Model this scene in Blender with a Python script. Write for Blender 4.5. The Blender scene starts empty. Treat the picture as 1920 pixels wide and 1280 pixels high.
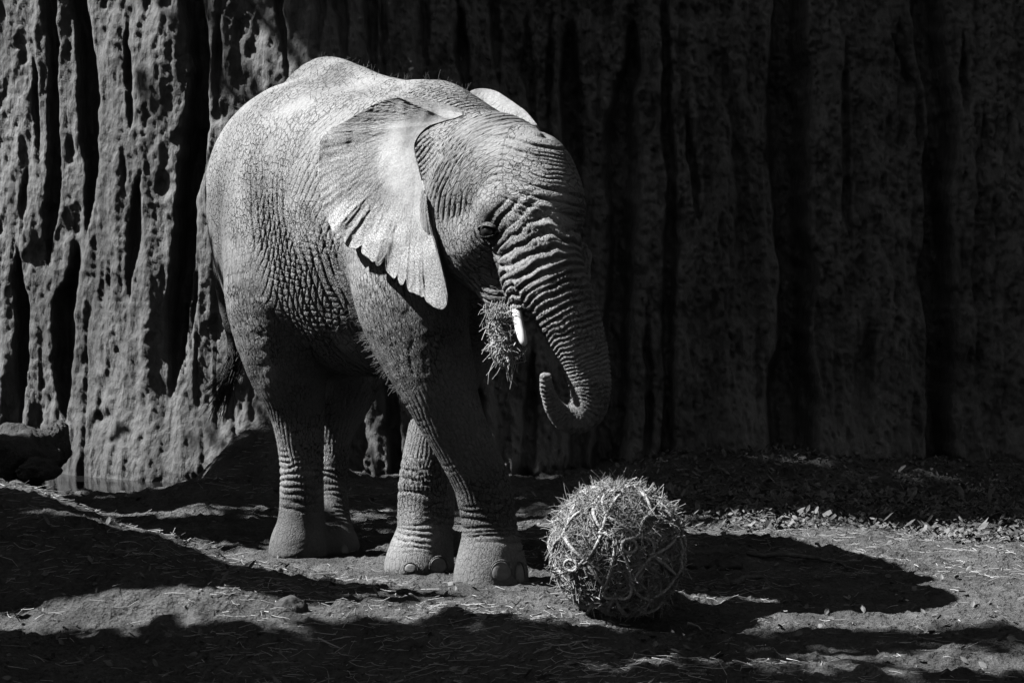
import bpy, math, random
import numpy as np
from mathutils import Vector
from mathutils.bvhtree import BVHTree

# ------------------------------------------------------------------ camera
F = 3620.0            # focal length in photo pixels (1920 wide)
CAMH = 1.35
PITCH = math.radians(1.9)
scene = bpy.context.scene
cam_d = bpy.data.cameras.new('camera')
cam_d.sensor_width = 36.0
cam_d.lens = 36.0 * F / 1920.0
cam_d.clip_end = 500.0
cam = bpy.data.objects.new('camera', cam_d)
cam.location = (0, 0, CAMH)
cam.rotation_euler = (math.radians(90) - PITCH, 0, 0)
scene.collection.objects.link(cam)
scene.camera = cam

# ------------------------------------------------------------------ light
SUN = np.array([-0.66, 0.0, 0.75]); SUN /= np.linalg.norm(SUN)
world = bpy.data.worlds.new('World'); scene.world = world
world.use_nodes = True
wn = world.node_tree
bg = wn.nodes['Background']
sky = wn.nodes.new('ShaderNodeTexSky')
sky.sky_type = 'NISHITA'; sky.sun_disc = False
sky.sun_elevation = math.asin(SUN[2])
sky.sun_rotation = math.atan2(SUN[0], SUN[1])
sky.air_density = 0.20; sky.dust_density = 0.0
bw = wn.nodes.new('ShaderNodeRGBToBW')      # a black-and-white photograph
wn.links.new(sky.outputs['Color'], bw.inputs['Color'])
wn.links.new(bw.outputs['Val'], bg.inputs['Color'])
bg.inputs['Strength'].default_value = 0.15
sun_d = bpy.data.lights.new('sun', 'SUN')
sun_d.energy = 5.0; sun_d.angle = math.radians(0.5); sun_d.color = (1, 1, 1)
sun = bpy.data.objects.new('sun', sun_d)
sun.rotation_euler = Vector(SUN).to_track_quat('Z', 'Y').to_euler()
sun.location = tuple(SUN * 30)
scene.collection.objects.link(sun)
scene.view_settings.view_transform = 'Standard'
scene.view_settings.look = 'None'
scene.view_settings.exposure = 1.35
scene.view_settings.gamma = 1.0
scene.cycles.max_bounces = 4; scene.cycles.diffuse_bounces = 0   # hard, contrasty light

# ------------------------------------------------------------------ helpers
rng = np.random.default_rng(7)
random.seed(7)
C = scene.collection
cp, sp_ = math.cos(PITCH), math.sin(PITCH)

def P(px, py, D):
    """photo pixel + depth along the optical axis -> world point"""
    x = (px - 960.0) / F * D
    v = -(py - 640.0) / F * D
    return np.array([x, D * cp + v * sp_, CAMH - D * sp_ + v * cp])

def pix(p):
    p = np.asarray(p, float)
    dy = p[..., 1]; dz = p[..., 2] - CAMH
    D = dy * cp - dz * sp_
    v = dy * sp_ + dz * cp
    return 960 + F * p[..., 0] / D, 640 - F * v / D, D

_perm = np.concatenate([rng.permutation(256)] * 3).astype(np.int32)
_rv = rng.random(256).astype(np.float32)
_rv3 = rng.random((256, 3)).astype(np.float32)

def vnoise(p):
    """value noise 0..1, p (N,3)"""
    p = np.asarray(p, np.float32)
    i = np.floor(p).astype(np.int32); f = p - i; i &= 255
    u = f * f * f * (f * (f * 6 - 15) + 10)
    def h(a, b, c):
        return _rv[_perm[_perm[_perm[i[:, 0] + a] + i[:, 1] + b] + i[:, 2] + c]]
    x, y, z = u[:, 0], u[:, 1], u[:, 2]
    a = h(0,0,0)*(1-x) + h(1,0,0)*x; b = h(0,1,0)*(1-x) + h(1,1,0)*x
    c = h(0,0,1)*(1-x) + h(1,0,1)*x; d = h(0,1,1)*(1-x) + h(1,1,1)*x
    return (a*(1-y) + b*y)*(1-z) + (c*(1-y) + d*y)*z

def fbm(p, o=4, lac=2.03, g=0.5):
    s = 0; a = 1.0; t = 0; p = np.asarray(p, np.float32)
    for k in range(o):
        s = s + a * vnoise(p + k * 17.3); t += a; a *= g; p = p * lac
    return s / t

def worley(p):
    """F1, F2 of jittered cells"""
    p = np.asarray(p, np.float32)
    i = np.floor(p).astype(np.int32); f = p - i; i &= 255
    F1 = np.full(len(p), 9.0, np.float32); F2 = F1.copy()
    for dx in (-1, 0, 1):
        for dy in (-1, 0, 1):
            for dz in (-1, 0, 1):
                k = _perm[_perm[_perm[(i[:, 0] + dx) & 255] + ((i[:, 1] + dy) & 255)] + ((i[:, 2] + dz) & 255)]
                o = _rv3[k]
                d = np.sqrt((o[:, 0]+dx-f[:, 0])**2 + (o[:, 1]+dy-f[:, 1])**2 + (o[:, 2]+dz-f[:, 2])**2)
                m = d < F1
                F2 = np.where(m, F1, np.minimum(F2, d)); F1 = np.where(m, d, F1)
    return F1, F2

def sstep(a, b, x):
    t = np.clip((x - a) / (b - a), 0, 1); return t * t * (3 - 2 * t)

def mk(name, V, faces, mat=None, parent=None, smooth=True, attrs=None):
    """one mesh object from numpy arrays; faces is an (n,3|4) array or a list of them"""
    V = np.asarray(V, np.float32)
    fl = faces if isinstance(faces, list) else [faces]
    me = bpy.data.meshes.new(name)
    me.vertices.add(len(V)); me.vertices.foreach_set('co', V.ravel())
    loops = np.concatenate([np.asarray(f, np.int32).ravel() for f in fl])
    tot = np.concatenate([np.full(len(f), np.asarray(f).shape[1], np.int32) for f in fl])
    st = np.concatenate([[0], np.cumsum(tot)[:-1]]).astype(np.int32)
    me.loops.add(len(loops)); me.loops.foreach_set('vertex_index', loops)
    me.polygons.add(len(tot)); me.polygons.foreach_set('loop_start', st)
    try: me.polygons.foreach_set('loop_total', tot)
    except Exception: pass
    me.polygons.foreach_set('use_smooth', np.full(len(tot), smooth))
    me.update(calc_edges=True); me.validate()
    for k, v in (attrs or {}).items():
        v = np.asarray(v, np.float32)
        a = me.attributes.new(k, 'FLOAT' if v.ndim == 1 else 'FLOAT_VECTOR', 'POINT')
        a.data.foreach_set('value' if v.ndim == 1 else 'vector', v.ravel())
    if mat: me.materials.append(mat)
    o = bpy.data.objects.new(name, me); C.objects.link(o)
    if parent is not None: o.parent = parent
    return o

def tag(o, label=None, cat=None, group=None, kind=None):
    if label: o['label'] = label
    if cat: o['category'] = cat
    if group: o['group'] = group
    if kind: o['kind'] = kind
    return o

def empty(name, loc):
    o = bpy.data.objects.new(name, None); o.location = tuple(loc); C.objects.link(o)
    return o

def keep(o, root):
    """parent without moving (parts are built in world coordinates)"""
    o.parent = root
    o.matrix_parent_inverse = root.matrix_basis.inverted()
    return o

def gridfaces(nu, nv, closeu=False):
    u = np.arange(nu if closeu else nu - 1); v = np.arange(nv - 1)
    U, V_ = np.meshgrid(u, v, indexing='ij'); U2 = (U + 1) % nu
    return np.stack([U*nv+V_, U2*nv+V_, U2*nv+V_+1, U*nv+V_+1], -1).reshape(-1, 4)

def catmull(pts, n):
    """resample a polyline (N,k) to n samples per span"""
    pts = np.asarray(pts, float); N = len(pts); out = []
    for i in range(N - 1):
        p0, p1, p2, p3 = pts[max(i-1, 0)], pts[i], pts[i+1], pts[min(i+2, N-1)]
        for t in np.arange(n) / n:
            out.append(0.5*((2*p1)+(-p0+p2)*t+(2*p0-5*p1+4*p2-p3)*t*t+(-p0+3*p1-3*p2+p3)*t**3))
    out.append(pts[-1]); return np.array(out)

def tube_mesh(path, rad, sides=8, cap=True):
    path = np.asarray(path, float); n = len(path); rad = np.broadcast_to(rad, (n,))
    T = np.gradient(path, axis=0); T /= np.linalg.norm(T, axis=1)[:, None] + 1e-9
    up = np.array([0.13, 0.31, 0.94]); 
    if abs(T.mean(0) @ up) > 0.9 * np.linalg.norm(T.mean(0)): up = np.array([0.94, 0.2, 0.1])
    A = np.cross(T, up); A /= np.linalg.norm(A, axis=1)[:, None] + 1e-9
    B = np.cross(T, A)
    th = np.arange(sides) / sides * 2 * np.pi
    V = path[:, None] + rad[:, None, None] * (np.cos(th)[None, :, None]*A[:, None] + np.sin(th)[None, :, None]*B[:, None])
    V = V.reshape(-1, 3)
    i = np.arange(n-1)[:, None]; j = np.arange(sides)[None]; j2 = (j+1) % sides
    q = np.stack([i*sides+j, (i+1)*sides+j, (i+1)*sides+j2, i*sides+j2], -1).reshape(-1, 4)
    fs = [q]
    if cap:
        V = np.vstack([V, path[0], path[-1]]); a = len(V)-2; b = len(V)-1
        jj = np.arange(sides); k = (jj+1) % sides
        fs.append(np.stack([np.full(sides, a), jj, k], -1))
        fs.append(np.stack([np.full(sides, b), (n-1)*sides+k, (n-1)*sides+jj], -1))
    return V, fs

def strands(pos, dirs, length, width, bend, droop=None, nseg=3):
    """many thin three-sided stalks as one vertex/face set"""
    n = len(pos)
    d = dirs / (np.linalg.norm(dirs, axis=1)[:, None] + 1e-9)
    r = rng.normal(size=(n, 3)); a = np.cross(d, r); a /= np.linalg.norm(a, axis=1)[:, None] + 1e-9
    b = np.cross(d, a)
    t = np.linspace(-0.5, 0.5, nseg + 1)
    ctr = pos[:, None] + d[:, None]*(t[None, :, None]*length[:, None, None]) \
        + a[:, None]*((t**2)[None, :, None]*(bend*length)[:, None, None])
    ctr = ctr + b[:, None]*((t**3)[None, :, None]*(rng.normal(size=n)*1.2*bend*length)[:, None, None])
    if droop is not None:
        ctr[..., 2] -= droop[:, None] * (t + .5)**2
    th = np.array([0, 2.09, 4.19])
    taper = np.linspace(1, .55, nseg + 1)
    w = width[:, None]*taper[None]
    V = ctr[:, :, None] + w[:, :, None, None]*(np.cos(th)[None, None, :, None]*a[:, None, None] + np.sin(th)[None, None, :, None]*b[:, None, None])
    V = V.reshape(-1, 3)
    m = (nseg + 1) * 3
    f = []
    for s in range(nseg):
        for k in range(3):
            f.append([s*3+k, (s+1)*3+k, (s+1)*3+(k+1) % 3, s*3+(k+1) % 3])
    f = np.array(f)
    Fc = (np.arange(n)[:, None, None]*m + f[None]).reshape(-1, 4)
    return V, Fc

# ------------------------------------------------------------------ materials (neutral greys)
def newmat(name, rough=0.9, spec=0.2):
    m = bpy.data.materials.new(name); m.use_nodes = True
    nt = m.node_tree; b = nt.nodes['Principled BSDF']
    b.inputs['Roughness'].default_value = rough
    b.inputs['Specular IOR Level'].default_value = spec
    return m, nt, b

def node(nt, t, **kw):
    n = nt.nodes.new(t)
    for k, v in kw.items():
        if k in n.inputs: n.inputs[k].default_value = v
        else: setattr(n, k, v)
    return n

def ramp(nt, src, stops):
    r = nt.nodes.new('ShaderNodeValToRGB'); e = r.color_ramp.elements
    while len(e) < len(stops): e.new(0.5)
    for el, (p, v) in zip(e, stops):
        el.position = p; el.color = (v, v, v, 1)
    nt.links.new(src, r.inputs['Fac']); return r.outputs['Color']

def mulc(nt, a, b):
    m = nt.nodes.new('ShaderNodeMix'); m.data_type = 'RGBA'; m.blend_type = 'MULTIPLY'
    m.inputs[0].default_value = 1.0
    nt.links.new(a, m.inputs[6]); nt.links.new(b, m.inputs[7]); return m.outputs[2]

def bump(nt, bs, hs):
    """chain of bumps: [(height socket, strength, distance)]"""
    prev = None
    for h, s, d in hs:
        b = nt.nodes.new('ShaderNodeBump'); b.inputs['Strength'].default_value = s; b.inputs['Distance'].default_value = d
        nt.links.new(h, b.inputs['Height'])
        if prev: nt.links.new(prev, b.inputs['Normal'])
        prev = b.outputs['Normal']
    nt.links.new(prev, bs.inputs['Normal'])

def earth_mat(name, lo, hi, scale, bs=1.0, rough=0.95, vstretch=1.0):
    m, nt, b = newmat(name, rough, 0.15)
    tc = node(nt, 'ShaderNodeTexCoord')
    mp = node(nt, 'ShaderNodeMapping'); mp.inputs['Scale'].default_value = (1, 1, vstretch)
    nt.links.new(tc.outputs['Object'], mp.inputs['Vector'])
    n1 = node(nt, 'ShaderNodeTexNoise', Scale=scale, Detail=8.0, Roughness=0.65)
    n2 = node(nt, 'ShaderNodeTexNoise', Scale=scale*14, Detail=6.0, Roughness=0.7)
    n3 = node(nt, 'ShaderNodeTexVoronoi', Scale=scale*30)
    for n in (n1, n2, n3): nt.links.new(mp.outputs['Vector'], n.inputs['Vector'])
    c = mulc(nt, ramp(nt, n1.outputs[0], [(0.3, lo), (0.7, hi)]), ramp(nt, n2.outputs[0], [(0.3, 0.6), (0.65, 1.1)]))
    nt.links.new(c, b.inputs['Base Color'])
    bump(nt, b, [(n2.outputs[0], 0.9*bs, 0.03), (n3.outputs['Distance'], 0.5*bs, 0.012)])
    return m

def flat_mat(name, lo, hi, scale=30.0, rough=0.8, spec=0.2, bmp=0.3):
    m, nt, b = newmat(name, rough, spec)
    tc = node(nt, 'ShaderNodeTexCoord')
    n1 = node(nt, 'ShaderNodeTexNoise', Scale=scale, Detail=5.0)
    nt.links.new(tc.outputs['Object'], n1.inputs['Vector'])
    nt.links.new(ramp(nt, n1.outputs[0], [(0.3, lo), (0.7, hi)]), b.inputs['Base Color'])
    if bmp: bump(nt, b, [(n1.outputs[0], bmp, 0.01)])
    return m

def skin_mat(name, lo, hi, bs=1.0):
    m, nt, b = newmat(name, 0.75, 0.25)
    tc = node(nt, 'ShaderNodeTexCoord')
    at = node(nt, 'ShaderNodeAttribute', attribute_name='wq')
    n1 = node(nt, 'ShaderNodeTexNoise', Scale=3.0, Detail=7.0, Roughness=0.6)
    n2 = node(nt, 'ShaderNodeTexNoise', Scale=90.0, Detail=4.0, Roughness=0.6)
    nt.links.new(tc.outputs['Object'], n1.inputs['Vector']); nt.links.new(tc.outputs['Object'], n2.inputs['Vector'])
    ck = node(nt, 'ShaderNodeAttribute', attribute_name='crk')
    wn_ = node(nt, 'ShaderNodeTexNoise', Scale=0.9, Detail=2.0)
    nt.links.new(at.outputs['Vector'], wn_.inputs['Vector'])
    wv = node(nt, 'ShaderNodeVectorMath', operation='MULTIPLY_ADD')
    nt.links.new(wn_.outputs['Color'], wv.inputs[0]); wv.inputs[1].default_value = (.9, .9, .9); nt.links.new(at.outputs['Vector'], wv.inputs[2])
    def crack(scale, width):
        v = node(nt, 'ShaderNodeTexVoronoi', Scale=scale, feature='DISTANCE_TO_EDGE')
        nt.links.new(wv.outputs[0], v.inputs['Vector'])
        return ramp(nt, v.outputs['Distance'], [(0.0, 0.0), (width, 1.0)])
    c1 = crack(1.0, .085); c2 = crack(2.3, .14)
    c = mulc(nt, ramp(nt, n1.outputs[0], [(0.3, lo), (0.7, hi)]), ramp(nt, n2.outputs[0], [(0.3, 0.70), (0.65, 1.0)]))
    du = node(nt, 'ShaderNodeAttribute', attribute_name='dust_light')
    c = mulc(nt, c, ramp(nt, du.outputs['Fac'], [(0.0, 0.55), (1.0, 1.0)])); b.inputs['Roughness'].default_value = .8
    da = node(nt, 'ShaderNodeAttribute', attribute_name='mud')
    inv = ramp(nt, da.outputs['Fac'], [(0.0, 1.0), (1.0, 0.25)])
    # crease shade painted into the cracks, along with the mud they hold
    mx = node(nt, 'ShaderNodeMix', data_type='FLOAT'); mx.inputs[2].default_value = 1.0
    nt.links.new(ck.outputs['Fac'], mx.inputs[0])
    cm = ramp(nt, c1, [(0.0, 0.28), (1.0, 1.0)]); nt.links.new(cm, mx.inputs[3])
    nt.links.new(mulc(nt, mulc(nt, c, inv), mx.outputs[0]), b.inputs['Base Color'])
    def amp(src, k):
        a = node(nt, 'ShaderNodeMath', operation='MULTIPLY'); nt.links.new(src, a.inputs[0]); nt.links.new(ck.outputs['Fac'], a.inputs[1]); return a.outputs[0]
    bump(nt, b, [(amp(c1, 1), 1.0*bs, 0.010), (amp(c2, 1), 0.7*bs, 0.005), (n2.outputs[0], 0.5*bs, 0.006)])
    return m

M = {}
M['wall'] = earth_mat('mud_wall', 0.08, 0.20, 1.2, 1.0, vstretch=0.45)
M['ground'] = earth_mat('soil', 0.07, 0.20, 2.2, 1.7)
M['rock'] = earth_mat('rock', 0.06, 0.11, 2.5, 1.0)
M['skin'] = skin_mat('elephant_skin', 0.20, 0.36)
M['ear'] = skin_mat('ear_skin', 0.34, 0.54, 0.8)
M['nail'] = flat_mat('toenail', 0.14, 0.24, 40, 0.5, 0.4)
M['tusk'] = flat_mat('ivory', 0.7, 0.8, 20, 0.35, 0.5, 0.05)
M['eye'] = flat_mat('eye', 0.008, 0.015, 20, 0.3, 0.4, 0)
M['hair'] = flat_mat('hair', 0.015, 0.03, 20, 0.6)
M['bristle'] = flat_mat('bristle', 0.1, 0.2, 20, 0.6)
M['straw'] = flat_mat('straw', 0.30, 0.55, 8, 0.7)
M['hay'] = flat_mat('hay', 0.13, 0.42, 25, 0.8)
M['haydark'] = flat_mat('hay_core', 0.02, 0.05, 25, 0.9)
M['rope'] = flat_mat('rope', 0.28, 0.44, 120, 0.85, 0.1, 0.8)
M['leaf'] = flat_mat('dead_leaf', 0.05, 0.2, 6, 0.9)
M['wood'] = flat_mat('dead_wood', 0.06, 0.14, 40, 0.9)
M['dung'] = flat_mat('dung', 0.03, 0.08, 40, 0.9, 0.1, 1.0)
M['bark'] = flat_mat('bark', 0.05, 0.12, 15, 0.9)
M['foliage'] = flat_mat('foliage', 0.05, 0.10, 3, 0.7)
wm, wnt, wb = newmat('pond_water', 0.05, 0.5)
wb.inputs['Base Color'].default_value = (0.012, 0.012, 0.012, 1)
wtc = node(wnt, 'ShaderNodeTexCoord'); wnz = node(wnt, 'ShaderNodeTexNoise', Scale=9.0, Detail=3.0)
wnt.links.new(wtc.outputs['Object'], wnz.inputs['Vector']); bump(wnt, wb, [(wnz.outputs[0], 0.12, 0.02)])
M['water'] = wm
# ================================================================== SETTING
def ip(x, xs, ys):
    """smooth interpolation"""
    x = np.asarray(x, float); i = np.clip(np.searchsorted(xs, x) - 1, 0, len(xs) - 2)
    xs = np.asarray(xs, float); ys = np.asarray(ys, float)
    t = np.clip((x - xs[i]) / (xs[i+1] - xs[i]), 0, 1); t = t*t*(3-2*t)*0.6 + t*0.4
    return ys[i]*(1-t) + ys[i+1]*t

def wall_y(x):
    return ip(x, [-40, -9, -4.2, -1.9, -1.2, 4.5, 9, 40], [30, 16.4, 14.15, 13.12, 13.1, 14.0, 14.6, 18])

def terrain(x, y, detail=True):
    x = np.asarray(x, float); y = np.asarray(y, float)
    hp = ip(x, [-40, -9, -3.2, -2.2, -1.57, -1.1, -.69, -.12, .6, 2, 40], [.8, .75, .60, .43, .27, .15, .075, .03, 0, 0, 0])
    yc = ip(x, [-40, -9, -2.2, -1.57, -1.1, -.69, -.12, .44, 3, 40], [9, 9, 8.5, 8.05, 7.8, 7.75, 7.46, 6.7, 6, 6])
    front = hp - (0.15 + 0.6*hp) * sstep(0, 1.0, yc - y)
    back = hp * (1 - sstep(0.05, 1.35, y - yc))
    z = np.where(y < yc, front, back)
    z = z + ip(x, [-40, -2.5, -2.2, -1.85, -1.5, -1.25, -1.0, 40], [0, 0, .1, .30, .40, .12, 0, 0]) * sstep(11.9, 12.9, y)
    z = z + .09*np.exp(-((x+1.9)/.3)**2 - ((y-11.9)/.35)**2)
    pond = sstep(-1.75, -2.15, x) * sstep(11.9, 12.5, y) * sstep(15, 14.2, y)
    z = z - .17*pond
    z = z - .12*sstep(1.0, 4.0, x)*sstep(8.5, 13, y)
    z = z + .13*sstep(1.3, .1, wall_y(x) - y)*sstep(.2, 1.5, x)
    if detail:
        p = np.stack([x.ravel(), y.ravel(), np.zeros(x.size)], -1)
        n = (fbm(p*[1.3, 1.9, 1], 3)-.5)*.07 + (fbm(p*[5, 8, 1]+9, 3)-.5)*.034 + (fbm(p*[26, 34, 1]+5, 3)-.5)*.022
        n = n + np.maximum(fbm(p*[9, 14, 1]+31, 2)-.6, 0)*.10 + np.maximum(fbm(p*[40, 50, 1]+37, 2)-.6, 0)*.05 - np.maximum(vnoise(p*[3.1, 4.2, 1]+77)-.7, 0)*.10
        feet = np.zeros(x.size)
        for (fx, fy) in FEET:
            feet = np.maximum(feet, np.exp(-((p[:, 0]-fx)**2+(p[:, 1]-fy)**2)/.05))
        z = z + (n*(1-feet)).reshape(x.shape)
    return z

FEET = [P(562, 1036, 9.42)[:2], P(625, 1034, 9.6)[:2], P(786, 1066, 8.95)[:2], P(921, 1092, 8.52)[:2]]

def spaced(lo, hi, dlo, dhi, step):
    mid = np.arange(dlo, dhi, step)
    a = dlo - np.cumsum(step*1.12**np.arange(200)); a = a[a > lo][::-1]
    b = dhi + np.cumsum(step*1.12**np.arange(200)); b = b[b < hi]
    return np.concatenate([[lo], a, mid, b, [hi]])

gx = spaced(-60, 60, -3.9, 3.9, .019); gy = spaced(-60, 60, 5.4, 14.0, .021)
X, Y = np.meshgrid(gx, gy, indexing='ij')
Z = terrain(X, Y)
ground = mk('ground', np.stack([X, Y, Z], -1).reshape(-1, 3), gridfaces(len(gx), len(gy)), M['ground'])
tag(ground, kind='structure')

wx = np.array([-6.5, -1.72, -1.80, -2.2, -3.2, -6.5]); 
pw = np.array([[-7, 11.6], [-1.7, 11.6], [-1.7, 14.2], [-7, 15.5]])
nx, ny = 40, 20
U, W = np.meshgrid(np.linspace(0, 1, nx), np.linspace(0, 1, ny), indexing='ij')
pv = pw[0]*((1-U)*(1-W))[..., None] + pw[1]*(U*(1-W))[..., None] + pw[2]*(U*W)[..., None] + pw[3]*((1-U)*W)[..., None]
pond = mk('pond_water', np.concatenate([pv, np.full(pv.shape[:2]+(1,), -.045)], -1).reshape(-1, 3), gridfaces(nx, ny), M['water'])
tag(pond, kind='structure')

# ---- the mud wall with its vertical grooves (photo positions on the wall plane)
GROOVES = [
 ([(0,470),(8,600),(5,790)], 11, .28), ([(62,0),(75,150),(80,300),(60,500)], 8, .2),
 ([(122,-20),(150,130),(158,300),(150,430)], 13, .3), ([(128,468),(105,560),(100,700),(106,790)], 15, .32),
 ([(238,30),(238,245)], 6, .13), ([(272,320),(258,420),(246,560)], 8, .14), ([(232,290),(240,345)], 12, .14),
 ([(362,-20),(380,110),(372,300),(350,450),(338,600),(332,725)], 13, .42),
 ([(420,30),(415,210)], 7, .16), ([(374,470),(364,650)], 6, .15), ([(355,650),(352,690)], 12, .12),
 ([(30,90),(42,280)], 7, .13), ([(20,300),(10,440)], 7, .14), ([(200,470),(205,560)], 9, .10), ([(215,640),(235,690)], 14, .1),
 ([(530,-10),(548,150)], 6, .12), ([(612,-10),(600,110)], 6, .1), ([(640,-10),(655,120)], 10, .2), ([(700,-10),(704,150)], 9, .2), ([(722,0),(724,150)], 6, .15),
 ([(800,0),(806,150)], 7, .14), ([(866,20),(872,180)], 15, .28), ([(925,0),(930,180)], 7, .14), ([(985,40),(997,240)], 11, .2),
 ([(1036,20),(1028,250)], 7, .18), ([(1074,30),(1070,320),(1082,520)], 15, .32),
 ([(1140,10),(1145,90)], 16, .2), ([(1183,40),(1186,130),(1172,200),(1160,350),(1165,500),(1150,700),(1140,880)], 20, .36),
 ([(1245,-10),(1260,300),(1254,600),(1250,880)], 8, .2), ([(1296,180),(1312,430)], 8, .15), ([(1215,560),(1210,860)], 6, .12),
 ([(1365,80),(1400,330),(1380,560)], 9, .08), ([(1490,-20),(1495,400),(1502,640),(1490,740),(1488,880)], 27, .48),
 ([(1602,60),(1600,250),(1608,460)], 8, .14), ([(1560,500),(1545,760)], 10, .07), ([(1690,40),(1745,170),(1750,300)], 8, .1), ([(1650,620),(1640,800)], 22, .12),
 ([(1768,-20),(1800,200),(1788,520),(1784,880)], 21, .42), ([(1842,50),(1847,220)], 9, .18), ([(1880,200),(1870,700)], 12, .1),
 ([(735,640),(748,880)], 8, .18), ([(1095,540),(1085,850)], 12, .22), ([(880,560),(905,900)], 10, .18), ([(1000,640),(990,900)], 9, .14),
]
def build_wall():
    gx = spaced(-40, 40, -4.0, 4.2, .0135)
    gz = np.concatenate([np.arange(-.5, 3.55, .0155), np.linspace(3.6, 5.2, 30)])
    X, Zz = np.meshgrid(gx, gz, indexing='ij')
    yb = wall_y(X) + .05*Zz
    p = np.stack([X.ravel(), Zz.ravel(), np.zeros(X.size)], -1)
    wob = ((fbm(p*[2.2, 2.0, 1]+3, 4)-.5)*.12 + (fbm(p*[14, 10, 1]+8, 2)-.5)*.03).reshape(X.shape)
    dep = np.zeros(X.shape)
    DW = 13.5
    jag = .6 + .8*fbm(p*[3, 2.2, 1]+40, 3).reshape(X.shape)
    for pts, w, d in GROOVES:
        q = np.array([[ (a-960)/F*DW, CAMH + (520-b)/F*DW ] for a, b in pts])
        o = np.argsort(q[:, 1]); q = q[o]
        xg = np.interp(Zz, q[:, 1], q[:, 0])
        wm_ = w/F*DW*jag
        ext = sstep(q[0, 1]-.10, q[0, 1]+.08, Zz)*sstep(q[-1, 1]+.10, q[-1, 1]-.08, Zz)
        if pts[0][1] <= 0: ext = sstep(q[0, 1]-.10, q[0, 1]+.08, Zz)
        if pts[-1][1] >= 850: ext = sstep(q[-1, 1]+.10, q[-1, 1]-.08, Zz) if pts[0][1] > 0 else np.ones(X.shape)
        tp_ = np.ones(X.shape)
        if not (pts[-1][1] >= 850): tp_ = tp_*sstep(q[0, 1]-.1, q[0, 1]+.45, Zz)
        if not (pts[0][1] <= 0): tp_ = tp_*sstep(q[-1, 1]+.1, q[-1, 1]-.45, Zz)
        e = np.abs((X + wob*.75 - xg)/(wm_*(.2+.8*tp_)))
        dep = np.maximum(dep, d*(.72 if pts[0][0] < 440 else 1)*ext*(.25+.75*tp_)*sstep(1.8, .45, e))
    for k in range(60):                       # the wall beyond the frame
        x0 = rng.uniform(-14, 14)
        if abs(x0) < 4.3: continue
        e = np.abs((X+wob-x0)/(rng.uniform(.03, .1)*jag)); dep = np.maximum(dep, rng.uniform(.1, .4)*sstep(1.7, .6, e))
    body = (fbm(p*[1.5, .35, 1], 3)-.5)*.30 + (fbm(p*[5.5, 1.1, 1]+4, 3)-.5)*.10
    rg = 1.35+3.2*sstep(-1.6, .3, p[:, 0])
    body += ((fbm(p*[6, 3, 1]+14, 3)-.5)*.035 + (fbm(p*[10, 1.3, 1]+18, 3)-.5)*.035)*rg
    r = fbm(p*[24, 9, 1]+2, 3); body += (r-.5)*.016*(rg+.35)
    hole = np.maximum(fbm(p*[7, 4, 1]+61, 2)-.66, 0)
    body += hole*.18
    s = np.abs(vnoise(p*[13, 1.4, 1]+22)*2-1); body += .028*np.exp(-(s/.14)**2)*sstep(.35, .7, vnoise(p*[2, .8, 1]+71))
    body += (fbm(p*[50, 38, 1]+12, 2)-.5)*.011*(rg+.6)
    # earth foot of the wall
    foot = -.28*sstep(.55, 0, Zz)*vnoise(p*[1.1, .3, 1]+5).reshape(X.shape)
    Yw = yb + body.reshape(X.shape) + dep + foot
    V = np.stack([X, Yw, Zz], -1).reshape(-1, 3)
    return mk('mud_wall', V, gridfaces(len(gx), len(gz))[:, ::-1], M['wall'])
wall = build_wall()
tag(wall, 'tall rough mud wall scored with deep vertical grooves behind the elephant', 'wall')

def rock_mesh(c, r, seed, rough=.35, n=40, box=1.0):
    th = np.linspace(0, np.pi, n); ph = np.arange(2*n)/(2*n)*2*np.pi
    T, Ph = np.meshgrid(th, ph, indexing='ij')
    d = np.stack([np.sin(T)*np.cos(Ph), np.sin(T)*np.sin(Ph), np.cos(T)], -1).reshape(-1, 3)
    k = 1 + rough*(fbm(d*1.6+seed, 4)-.5)*2 + .12*(fbm(d*9+seed, 3)-.5)
    V = np.sign(d)*np.abs(d)**box*k[:, None]*np.asarray(r) + np.asarray(c)
    f = gridfaces(2*n, n, True)
    V = V.reshape(n, 2*n, 3).transpose(1, 0, 2).reshape(-1, 3)
    return V, f[:, ::-1]
def rock(px, py, D, rx, ry, rz, seed, label, name='boulder', mat='rock'):
    c = P(px, py, D)
    V, f = rock_mesh(c, (rx, ry, rz), seed)
    o = mk(name, V, f, M[mat]); tag(o, label, 'rock'); return o
rock(28, 855, 12.9, .27, .3, .20, 3.1, 'large rounded boulder at the edge of the pond below the mud wall')
rock(104, 835, 13.1, .10, .12, .17, 8.2, 'small upright rock between the pond boulder and the wall foot', 'rock')
rock(72, 880, 12.6, .13, .14, .08, 6.3, 'low flat rock in the shallow water in front of the pond boulder', 'rock')
#rock(205, 868, 13.3, .22, .2, .22, 5.7, 'lumpy mud block standing in the far edge of the pond', 'mud_block', 'wall')

# unseen pillars added left of the frame, shaped to shade the foreground
for k, (x, y, rx, ry, h) in enumerate([(-5.6, 8.35, .5, .22, 4.5), (-5.5, 8.0, .6, .22, 5.6), (-5.3, 7.70, .5, .18, 5.2), (-3.7, 5.9, .6, .4, 7.2)]):
    V, f = rock_mesh((x, y, h*.42), (rx, ry, h*.58), 20+k*3.3, .16, 40, .6)
    tag(mk('shade_pillar', V, f, M['rock']), 'tall slim pillar added out of view to shade the foreground', 'rock', 'added pillars that shade the foreground')

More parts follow.
